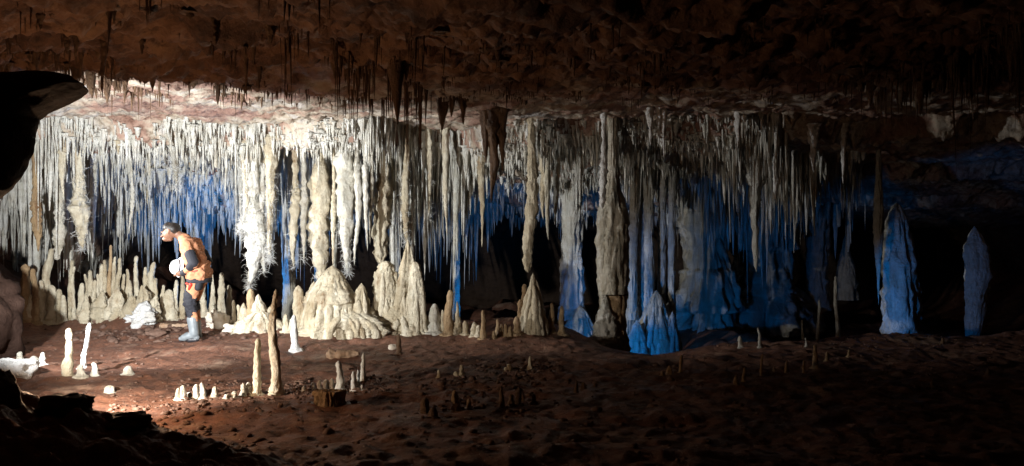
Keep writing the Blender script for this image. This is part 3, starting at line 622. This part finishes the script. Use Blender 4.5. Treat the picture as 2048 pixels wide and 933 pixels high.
# ------------------------------------------------------------------ crowds of stalactites from the roof
rng = np.random.default_rng(11)
PROTO = []
for i in range(14):
    kind = ['cone', 'cone', 'straw', 'cone', 'club', 'cone', 'straw'][i % 7]
    p = hang_prof(1.0, 1.0, kind); p = [(min(z, 0.05), r) for z, r in p]
    v, f = formation(p, seg=12, n=26, seed=i+40, wob=0.012, rough=0.0)
    n_, sg = 26, 12; q = v.reshape(n_, sg, 3); a = np.linspace(0, 2*np.pi, sg, endpoint=False)
    zz = q[:, :, 2]; dd = 1+0.22*fbm(np.cos(a)[None]*1.2+i, np.sin(a)[None]*1.2, zz*6, 3)+0.10*noise(i*3.0, 0*zz, zz*16)
    cx = q[:, :, :2].mean(1, keepdims=True); q[:, :, :2] = cx + (q[:, :, :2]-cx)*dd[..., None]
    PROTO.append([mesh('stalactite', q.reshape(-1, 3), f) for _ in range(1)][0])
PMESH = {}
def proto(i, mat):
    if (i, mat) not in PMESH:
        m = PROTO[i].copy(); m.materials.clear(); m.materials.append(MATS[mat]); PMESH[(i, mat)] = m
    return PMESH[(i, mat)]
def zone(px):
    for lim, t in ((230, 'over the left stalagmite heap'), (470, 'around and above the bent person'), (740, 'over the broad flowstone mound'), (960, 'right of the pale hanging column'), (1180, 'around the round tipped stalactite'), (1420, 'beside and right of the split column'), (9999, 'in the dim right part')):
        if px < lim: return t
def lenmod(x, y): return np.clip(0.85 + 0.75*noise(x*0.75, 0*y, 51.0) + 0.45*noise(x*2.3, y*1.5, 52.0), 0.35, 1.7)*(1 - 0.42*np.exp(-((x+5.35)/0.75)**2)*(np.asarray(y) > 12))
def crowd(n, ysample, length, width, mats, text, grp, xr=(-40, 1750)):
    k = 0; tries = 0; made = {}
    while k < n and tries < n*20:
        tries += 1
        px = rng.uniform(*xr); Y0 = 12.0; x = (px-1024)/F*Y0
        y = ysample(x); x = (px-1024)/F*y
        # clusters
        if noise(x*1.6, y*1.2, 33.0) < rng.uniform(-0.7, 0.35): continue
        z = float(ceil_z(x, y)); L = rng.uniform(*length)*(0.75+0.5*rng.random())*lenmod(x, y); w = rng.uniform(*width)
        m = mats[rng.integers(len(mats))]
        o = bpy.data.objects.new('stalactite', proto(int(rng.integers(14)), m)); COL.objects.link(o)
        o.location = (x, y, z+0.02); o.scale = (w, w, L); o.rotation_euler = (rng.normal(0, .015), rng.normal(0, .015), rng.uniform(0, 6.28))
        made.setdefault(zone(px), []).append((px, o)); k += 1
    for zn, lst in made.items():
        for i, (_, o) in enumerate(sorted(lst, key=lambda e: e[0])): tag(o, f'{ORD[i]} from left, {text} {zn}', 'stalactite', f'{grp} {zn}')
crowd(85, lambda x: float(lip1(x))+rng.uniform(0.02, 0.9), (0.22, 0.55), (0.016, 0.045), ['cream_calcite', 'pale_calcite', 'pale_calcite', 'white_calcite'], 'pale front curtain stalactite', 'front curtain', (60, 1500))
crowd(105, lambda x: float(lip2(x))+rng.uniform(-0.5, 0.9), (0.38, 0.85), (0.022, 0.06), ['cream_calcite', 'cream_calcite', 'pale_calcite'], 'long cream second curtain stalactite', 'second curtain', (-20, 1680))
crowd(60, lambda x: float(lip3(x))+rng.uniform(-0.6, 1.6), (0.40, 0.95), (0.025, 0.06), ['pale_calcite'], 'deep blue lit stalactite', 'deep blue stalactites', (150, 1750))

def straw_mass(n, ysample, length, width, seed, xr, thr=(-0.9, 0.12), sides=5):
    r_ = np.random.default_rng(seed); V = []; Fc = []; b = 0
    px = r_.uniform(*xr, n*3); x = (px-1024)/F*12.0; y = ysample(x, r_); x = (px-1024)/F*y
    keep = noise(x*1.6, y*1.2, 33.0) > r_.uniform(*thr, n*3)
    q = n//4; x, y = np.repeat(x[keep][:q], 4), np.repeat(y[keep][:q], 4); m = len(x)
    x = x + r_.normal(0, 0.045, m); y = y + r_.normal(0, 0.045, m); z = ceil_z(x, y); cl = np.repeat(np.clip(r_.lognormal(-0.05, 0.42, m//4), 0.35, 2.0), 4)
    L = r_.uniform(*length, m)*np.clip(r_.lognormal(-0.18, 0.38, m), 0.3, 1.9)*cl*lenmod(x, y); w = r_.uniform(*width, m)*np.clip(r_.lognormal(-0.1, 0.4, m), 0.5, 2.4)
    t = np.array([-0.04, 0.0, 0.12, 0.4, 0.75, 1.0]); rr = np.array([2.3, 1.8, 1.35, 1.0, .6, .12])
    a = np.linspace(0, 2*np.pi, sides, endpoint=False)
    jx, jy = r_.normal(0, .022, m), r_.normal(0, .022, m)
    rad = w[:, None, None]*rr[None, :, None]*(1+0.22*r_.normal(0, 1, (m, len(t), 1)).clip(-1.5, 1.5))
    vx = x[:, None, None] + rad*np.cos(a) + (jx*L)[:, None, None]*t[None, :, None]
    vy = y[:, None, None] + rad*np.sin(a) + (jy*L)[:, None, None]*t[None, :, None]
    vz = np.broadcast_to((z[:, None] - L[:, None]*t)[:, :, None] + 0.01, vx.shape)
    V = np.stack([vx, vy, vz], -1).reshape(-1, 3)
    nt_ = len(t); i = (np.arange(m)*nt_*sides)[:, None, None] + (np.arange(nt_-1)*sides)[None, :, None]; j = np.arange(sides)[None, None]; k = (j+1) % sides
    Fc = np.stack([i+j, i+sides+j, i+sides+k, i+k], -1).reshape(-1, 4)
    return V, Fc
def mass(name, parts, mat, label):
    V = []; Fc = []; b = 0
    for v, f in parts: V.append(v); Fc.append(f+b); b += len(v)
    return tag(obj(name, mesh(name, np.concatenate(V), np.concatenate(Fc)), mat), label, 'stalactites', kind='stuff')
mass('soda_straws', [
    straw_mass(5200, lambda x, r: lip1(x)+0.02+0.75*r.random(len(x))**1.3, (0.10, 0.40), (0.006, 0.020), 1, (40, 1560)),
    straw_mass(10000, lambda x, r: lip2(x)+r.uniform(-0.8, 0.9, len(x)), (0.20, 0.58), (0.010, 0.034), 2, (-60, 1720)),
    straw_mass(420, lambda x, r: lip2(x)+r.uniform(-0.9, 0.5, len(x)), (0.55, 1.0), (0.020, 0.045), 7, (-60, 220), (-1, 0.2), 7),
    straw_mass(420, lambda x, r: lip2(x)+r.uniform(-0.9, 0.4, len(x)), (0.55, 1.05), (0.018, 0.042), 8, (450, 960), (-1, 0.2), 7),
    straw_mass(500, lambda x, r: lip1(x)+r.uniform(0.0, 0.16, len(x)), (0.08, 0.28), (0.010, 0.024), 5, (40, 1560), (-1, 0.2)),
    straw_mass(3600, lambda x, r: lip3(x)+r.uniform(-1.0, 2.4, len(x)), (0.22, 0.70), (0.012, 0.032), 3, (-40, 1640))],
    'pale_calcite', 'countless thin pale soda straws filling the curtains of the roof')
mass('roof_straws', [straw_mass(2600, lambda x, r: 5.2+4.4*r.random(len(x))**0.7, (0.05, 0.24), (0.003, 0.010), 4, (-300, 2300), (-0.5, 0.6)), straw_mass(420, lambda x, r: 5.2+3.6*r.random(len(x))**0.8, (0.06, 0.22), (0.014, 0.034), 6, (-300, 2300), (-0.2, 0.6), 7)],
    'brown_calcite', 'scattered thin brown straws on the near brown roof')

# ------------------------------------------------------------------ rocks on the floor
def rock_at(px, py, w, h, mat, label, seed, name='rock', depth=None, **kw):
    x, Y, z = ground_at(px, py); s = Y/F
    return boulder(name, (x, Y, z+h*s*0.3), (w/2*s, (depth or w*0.7)/2*s, h/2*s*1.25), mat, seed, label, **kw)
rock_at(28, 752, 84, 34, 'white_calcite', 'bright white rimstone rock at the left edge', 21, res=48, rough=0.4, flat=0.3)
def fallen_piece(px, py, w, h, mat, label, seed, yaw):
    x, Y, z = ground_at(px, py); q = Y/F; L = w*q; r = h/2*q
    v, f = formation([(0, 0), (.004, r*.75), (.02, r), (L*.3, r*1.05), (L*.6, r*.85), (L*.9, r*.68), (L-.01, r*.55), (L, 0)], seg=22, n=46, seed=seed, rough=0.28, flute=0.15, ell=1.3)
    o = obj('fallen_stone', mesh('fallen_stone', v, f), mat, None, (x-L/2*math.cos(yaw), Y-L/2*math.sin(yaw), z+r*.55)); o.rotation_euler = (0, R(88), yaw)
    tag(o, label, 'rock')
fallen_piece(686, 716, 66, 17, 'slab_rock', 'long pale broken slab lying on the earth below the flowstones', 22, 0.15)
rock_at(785, 700, 20, 12, 'pale_rock', 'small white stone on the slope of the middle mound', 23, res=24, rough=0.2)
rock_at(280, 650, 70, 36, 'white_calcite', 'white jagged rubble block at the foot of the left heap', 24, res=56, rough=0.6)
fallen_piece(350, 657, 60, 12, 'slab_rock', 'flat pale slab lying just left of the boots', 25, -0.1)
rock_at(430, 655, 44, 30, 'pale_rock', 'jagged pale rubble right of the boots', 26, res=48, rough=0.55)
rock_at(465, 665, 40, 14, 'pale_rock', 'low pale rubble between person and fluted mounds', 27, res=40, rough=0.5)
rock_at(312, 672, 40, 14, 'red_rock', 'flat reddish stone on the earth in front of the boots', 28, res=32, rough=0.3)
# ribbed broken block
def ribbed_block():
    x, Y, z = ground_at(658, 814); s = Y/F
    v, f = formation([(-.02, 30*s), (4*s, 30*s), (14*s, 29*s), (26*s, 28*s), (30*s, 25*s), (27*s, 12*s), (25*s, 0)], seg=110, n=40, seed=3, flute=0.3, nfl=34, rough=0.16, ell=0.6)
    tag(obj('broken_block', mesh('broken_block', v, f), 'tan_calcite', None, (x, Y+0.05, z)), 'ribbed tan block broken from a column, before the small white stubs', 'rock')
ribbed_block()
def pebbles():
    r_ = np.random.default_rng(8); base = np.array([(1, 0, 0), (-1, 0, 0), (0, 1, 0), (0, -1, 0), (0, 0, 1), (0, 0, -1)], float)
    fc = np.array([(0, 2, 4), (2, 1, 4), (1, 3, 4), (3, 0, 4), (2, 0, 5), (1, 2, 5), (3, 1, 5), (0, 3, 5)])
    # one subdivision
    V = list(map(tuple, base)); Fq = []; mid = {}
    def M(a, b):
        k = (min(a, b), max(a, b))
        if k not in mid:
            p = np.array(V[a])+np.array(V[b]); p /= np.linalg.norm(p); V.append(tuple(p)); mid[k] = len(V)-1
        return mid[k]
    for a, b, c in fc: ab, bc, ca = M(a, b), M(b, c), M(c, a); Fq += [(a, ab, ca), (ab, b, bc), (ca, bc, c), (ab, bc, ca)]
    base = np.array(V); Fq = np.array(Fq); P = []; Q = []; b = 0
    spots = [(1800, (-200, 2100), (4.8, 11.5), (0.004, 0.015)), (130, (200, 1500), (5.0, 8.5), (0.012, 0.035)), (260, (330, 620), (6.2, 7.6), (0.006, 0.02)), (260, (560, 800), (6.8, 7.8), (0.006, 0.022)), (160, (950, 1120), (7.6, 8.6), (0.008, 0.025)), (160, (840, 1080), (6.2, 7.6), (0.008, 0.03)), (160, (150, 560), (10.3, 12.1), (0.012, 0.055)), (260, (60, 420), (5.4, 6.6), (0.008, 0.03))]
    for n, xr, yr, sr in spots:
        YY = r_.uniform(*yr, n); XX = (r_.uniform(*xr, n)-1024)/F*YY; ZZ = floor_z(XX, YY)
        for Y, x, z in zip(YY, XX, ZZ):
            s = r_.uniform(*sr)*r_.uniform(0.6, 1.3)
            p = base*(1+r_.uniform(-.28, .28, (len(base), 1)))*np.array([s*r_.uniform(.8, 1.5), s*r_.uniform(.8, 1.5), s*r_.uniform(.45, .9)])
            an = r_.uniform(0, 6.28); c, sn = math.cos(an), math.sin(an); p = np.stack([p[:, 0]*c-p[:, 1]*sn, p[:, 0]*sn+p[:, 1]*c, p[:, 2]], 1)
            P.append(p+np.array([x, Y, z+s*0.15])); Q.append(Fq+b); b += len(base)
    tag(obj('gravel', mesh('gravel', np.concatenate(P), np.concatenate(Q), False), 'red_rock'), 'crumbs and small stones strewn over the earth floor', 'gravel', kind='stuff')
pebbles()

# ------------------------------------------------------------------ the person and the helmet
def capsule(a, b, ra, rb, seg=14, n=6):
    a, b = Vector(a), Vector(b); d = b-a; L = d.length; d = d.normalized() if L > 1e-6 else Vector((0, 0, 1))
    q = d.to_track_quat('Z', 'Y').to_matrix(); pr = []
    for i in range(n+1): t = -math.pi/2 + math.pi/2*i/n; pr.append((ra*math.sin(t), max(ra*math.cos(t), 1e-4)))
    for i in range(n+1): t = math.pi/2*i/n; pr.append((L+rb*math.sin(t), max(rb*math.cos(t), 1e-4)))
    V = []
    for z, r in pr:
        for k in range(seg): an = 2*math.pi*k/seg; V.append(tuple(a + q @ Vector((r*math.cos(an), r*math.sin(an), z))))
    Fc = [(i*seg+j, i*seg+(j+1) % seg, (i+1)*seg+(j+1) % seg, (i+1)*seg+j) for i in range(len(pr)-1) for j in range(seg)]
    V.append(tuple(a-d*ra)); V.append(tuple(b+d*rb)); m = len(pr)
    tris = [(len(V)-2, (j+1) % seg, j) for j in range(seg)] + [(len(V)-1, (m-1)*seg+j, (m-1)*seg+(j+1) % seg) for j in range(seg)]
    return V, Fc, tris
def blob(name, caps, voxel, smooth=4, folds=0.0):
    V = []; Fc = []
    for c in caps:
        v, f, t = capsule(*c); b = len(V); V += v; Fc += [tuple(i+b for i in q) for q in f] + [tuple(i+b for i in q) for q in t]
    me = bpy.data.meshes.new(name); me.from_pydata(V, [], Fc); me.update()
    o = bpy.data.objects.new(name, me); COL.objects.link(o)
    m = o.modifiers.new('r', 'REMESH'); m.mode = 'VOXEL'; m.voxel_size = voxel; m.use_smooth_shade = True
    if smooth: s_ = o.modifiers.new('s', 'SMOOTH'); s_.iterations = smooth; s_.factor = 0.5
    dg = bpy.context.evaluated_depsgraph_get(); out = bpy.data.meshes.new_from_object(o.evaluated_get(dg))
    bpy.data.objects.remove(o); bpy.data.meshes.remove(me); out.name = name
    if folds:
        n = len(out.vertices); c = np.zeros(n*3); out.vertices.foreach_get('co', c); c = c.reshape(-1, 3); nn = np.zeros(n*3); out.vertices.foreach_get('normal', nn); nn = nn.reshape(-1, 3)
        d = folds*(np.abs(fbm(c[:, 0]*9, c[:, 1]*9, c[:, 2]*15, 3))-0.25)*(c[:, 2] < 1.30)*(c[:, 2] > 0.3)
        d = np.where((c[:, 0] < -.11) & (c[:, 2] < 1.0), 0, d); out.vertices.foreach_set('co', (c+nn*d[:, None]).ravel()); out.update()
    return out

def person():
    x, Y, z = ground_at(392, 680)
    root = bpy.data.objects.new('person', None); COL.objects.link(root); root.location = (x, Y, z)
    tag(root, 'person in salmon caving suit and grey boots bending over a held helmet', 'person')
    k = F/Y
    def J(px, py, y=0.0): return ((px-392)/k, y, (680-py)/k)
    caps = []
    # torso and hips
    caps += [(J(397, 556, -.07), J(397, 556, .07), .115, .115), (J(397, 552), J(393, 520), .13, .125), (J(392, 528, -.05), J(384, 497, -.07), .115, .12), (J(392, 528, .05), J(384, 497, .07), .115, .12),
             (J(381, 488, -.13), J(381, 488, .13), .085, .085), (J(386, 500), J(370, 478), .11, .07)]
    # neck, head
    caps += [(J(373, 479), J(356, 470), .062, .055)]
    hx, hz = J(341, 464)[0], J(341, 464)[2]
    caps += [((hx+.02, 0, hz+.012), (hx-.02, 0, hz-.03), .094, .075), ((hx+.04, 0, hz+.02), (hx+.01, 0, hz+.03), .085, .09), ((hx-.055, 0, hz-.085), (hx-.02, 0, hz-.07), .035, .05),
             ((hx-.092, 0, hz-.035), (hx-.118, 0, hz-.062), .010, .015), ((hx-.095, -.03, hz-.008), (hx-.095, .03, hz-.008), .016, .016),
             ((hx+.01, -.086, hz-.02), (hx+.02, -.094, hz+.012), .012, .016), ((hx+.01, .086, hz-.02), (hx+.02, .094, hz+.012), .012, .016),
             ((hx-.088, -.02, hz-.088), (hx-.088, .02, hz-.088), .011, .011)]
    # legs
    for s, dx in ((-1, 0), (1, -7)):
        hip = J(397, 556, .09*s); kn = J(387+dx, 604, .10*s); an = J(396+dx, 664, .10*s)
        caps += [(hip, kn, .098, .066), (kn, an, .062, .044), (J(391+dx, 625, .10*s), J(394+dx, 640, .10*s), .062, .055)]
        caps += [(an, J(374+dx, 674, .105*s), .04, .03)]
    # arms: elbow back, forearm forward to the helmet
    hands = []
    for s in (-1, 1):
        sh = J(383, 490, .185*s); el = J(402, 527, .225*s); wr = J(374, 546, .135*s)
        caps += [(J(384, 488, .13*s), sh, .08, .072), (sh, el, .068, .052), (el, wr, .050, .032)]
        pal = J(364, 545, .118*s); caps += [(wr, pal, .030, .036), (J(366, 548, .12*s), J(361, 542, .108*s), .032, .030)]
        for q in range(4):
            b0 = Vector(J(362, 540+3.4*q, .112*s)); b1 = b0 + Vector((-.040, -.012*s, .004-.003*q)); b2 = b1 + Vector((-.026+.003*q, -.026*s, -.006))
            caps += [(b0, b1, .0105, .0098), (b1, b2, .0098, .0085)]
        t0 = Vector(J(366, 541, .108*s)); t1 = t0 + Vector((-.022, -.018*s, .034)); t2 = t1 + Vector((-.026, -.010*s, .014)); caps += [(t0, t1, .0125, .0115), (t1, t2, .0115, .009)]
    me = blob('body', caps, 0.008, 3, 0.012)
    for mname in ('salmon_cloth', 'skin'): me.materials.append(MATS[mname])
    n = len(me.polygons); c = np.zeros(n*3); me.polygons.foreach_get('center', c); c = c.reshape(-1, 3)
    nk = J(366, 476); mi = np.zeros(n, np.int32)
    mi[(c[:, 0] < nk[0]+ (c[:, 2]-nk[2])*0.5) & (c[:, 2] > nk[2]-.10)] = 1
    wr = J(373, 546); mi[(c[:, 0] < wr[0]) & (c[:, 2] < wr[2]+.09) & (c[:, 2] > wr[2]-.08) & (np.abs(c[:, 1]) > .04)] = 1
    me.polygons.foreach_set('material_index', mi)
    body = obj('body', me, None, root)
    # collar, cuffs and folds of the suit
    fold = [(J(372, 484, -.05), J(366, 476, .0), .068, .064), (J(372, 484, .05), J(366, 476, .0), .068, .064)]
    obj('collar', blob('collar', fold, .008, 3), 'salmon_cloth', root)
    jk = [(J(400, 548, -.08), J(400, 548, .08), .125, .125), (J(392, 545, -.06), J(392, 545, .06), .12, .12), (J(402, 535, -.05), J(402, 535, .05), .10, .10)]
    obj('jacket_hem', blob('jacket_hem', jk, .010, 3, 0.03), 'salmon_cloth', root)
    for s, dx in ((-1, 0), (1, -7)):
        kp = [(J(387+dx, 590, .10*s), J(386+dx, 606, .10*s), .084, .078), (J(386+dx, 606, .10*s), J(390+dx, 628, .10*s), .077, .066)]
        obj('knee_pad', blob('knee_pad', kp, .008, 3, 0.02), 'black_cloth', root)
        bt = [(J(391+dx, 638, .10*s), J(395+dx, 666, .10*s), .070, .058), (J(396+dx, 668, .10*s), J(374+dx, 673.5, .105*s), .050, .040), (J(400+dx, 674, .10*s), J(398+dx, 674, .10*s), .036, .036), (J(376+dx, 675.5, .105*s), J(368+dx, 676, .105*s), .034, .028)]
        b = obj('boot', blob('boot', bt, .007, 3), 'boot_rubber', root)
        so = [(J(401+dx, 678, .10*s), J(368+dx, 678.6, .105*s), .022, .020), (J(398+dx, 678, .10*s), J(385+dx, 678.5, .10*s), .034, .036)]
        sm = blob('sole', so, .007, 1); obj('sole', sm, 'dark_plastic', b)
        ep = [(J(393, 508, .21*s), J(401, 525, .228*s), .070, .066), (J(401, 525, .228*s), J(393, 533, .20*s), .066, .056)]
        obj('elbow_pad', blob('elbow_pad', ep, .008, 3), 'black_cloth', root)
    for s in (-1, 1):
        obj('cuff', blob('cuff', [(J(379, 543, .148*s), J(375, 545.5, .137*s), .044, .043)], .006, 2), 'black_cloth', root)
    obj('chest_zip', blob('chest_zip', [(J(366, 490), J(374, 512), .010, .010), (J(374, 512), J(379, 535), .010, .010)], .006, 1), 'dark_plastic', root)
    # harness
    v, f = formation([(-.03, .150), (-.02, .158), (.02, .158), (.03, .150)], seg=36, n=8, rough=0.02)
    bl = obj('harness_belt', mesh('harness_belt', v, f), 'black_cloth', root, J(399, 561)); bl.scale = (0.95, 1.28, 1)
    for a, b_, w in ((J(405, 541, -.17), J(398, 543, -.185), .020), (J(393, 568, -.19), J(389, 577, -.175), .022), (J(384, 566, -.17), J(390, 569, -.185), .015)):
        obj('red_strap', blob('red_strap', [(a, b_, w, w*.8)], .006, 1), 'red_webbing', root)
    obj('hip_pouch', blob('hip_pouch', [(J(407, 556, -.13), J(404, 574, -.14), .05, .045), (J(407, 556, -.09), J(404, 574, -.09), .05, .045)], .008, 2), 'black_cloth', root)
    # hair and eyes
    hr = [((hx+.035, 0, hz+.03), (hx-.022, 0, hz+.052), .095, .074), ((hx+.075, 0, hz-.005), (hx+.05, 0, hz+.03), .055, .085), ((hx+.045, -.03, hz+.035), (hx-.02, -.03, hz+.05), .07, .055), ((hx+.045, .03, hz+.035), (hx-.02, .03, hz+.05), .07, .055)]
    obj('hair', blob('hair', hr, .008, 2), 'hair', root)
    for s in (-1, 1):
        obj('eye', blob('eye', [((hx-.087, .031*s, hz-.024), (hx-.089, .031*s, hz-.024), .011, .011)], .004, 0), 'dark_plastic', root)
    # the helmet, a thing of its own, held with its crown towards the left
    hc = J(361, 535); hp = bpy.data.objects.new('caving_helmet', None); COL.objects.link(hp)
    hp.location = (x+hc[0], Y-.06, z+hc[2]); hp.rotation_euler = Vector((-.72, -.66, .12)).to_track_quat('Z', 'Y').to_euler()
    hp.scale = (.86, .86, .86)
    tag(hp, 'white caving helmet held in both hands of the person', 'helmet')
    pr = [(-.015, .132), (-.02, .128), (-.01, .122), (.0, .121), (.04, .117), (.08, .098), (.108, .066), (.122, .030), (.126, 0)]
    v, f = formation(pr, seg=40, n=40, rough=0.0); obj('shell', mesh('shell', v, f), 'white_plastic', hp)
    v, f = formation([(-.012, .150), (-.020, .150), (-.020, .120), (-.008, .120), (-.006, .142), (-.012, .150)], seg=40, n=16, rough=0.0); obj('brim', mesh('brim', v, f), 'white_plastic', hp)
    obj('lamp_housing', blob('lamp_housing', [((-.125, 0, .03), (-.145, 0, .03), .026, .024)], .006, 1), 'dark_plastic', hp)
    v, f = formation([(.018, .1225), (.02, .1245), (.034, .1235), (.036, .1205)], seg=40, n=8, rough=0.0); obj('head_band', mesh('head_band', v, f), 'dark_plastic', hp)
    for an in (-.9, -.3, .3, .9, 2.2, 2.9, 3.6):
        ca, sa = math.cos(an), math.sin(an); obj('vent', blob('vent', [((.098*ca, .098*sa, .078), (.075*ca, .075*sa, .100), .009, .009)], .005, 1), 'dark_plastic', hp)
    for s in (-1, 1):
        obj('chin_strap', blob('chin_strap', [((0, .11*s, -.02), (.02, .07*s, -.09), .008, .008), ((.02, .07*s, -.09), (.02, 0, -.12), .008, .008)], .005, 1), 'dark_plastic', hp)
person()
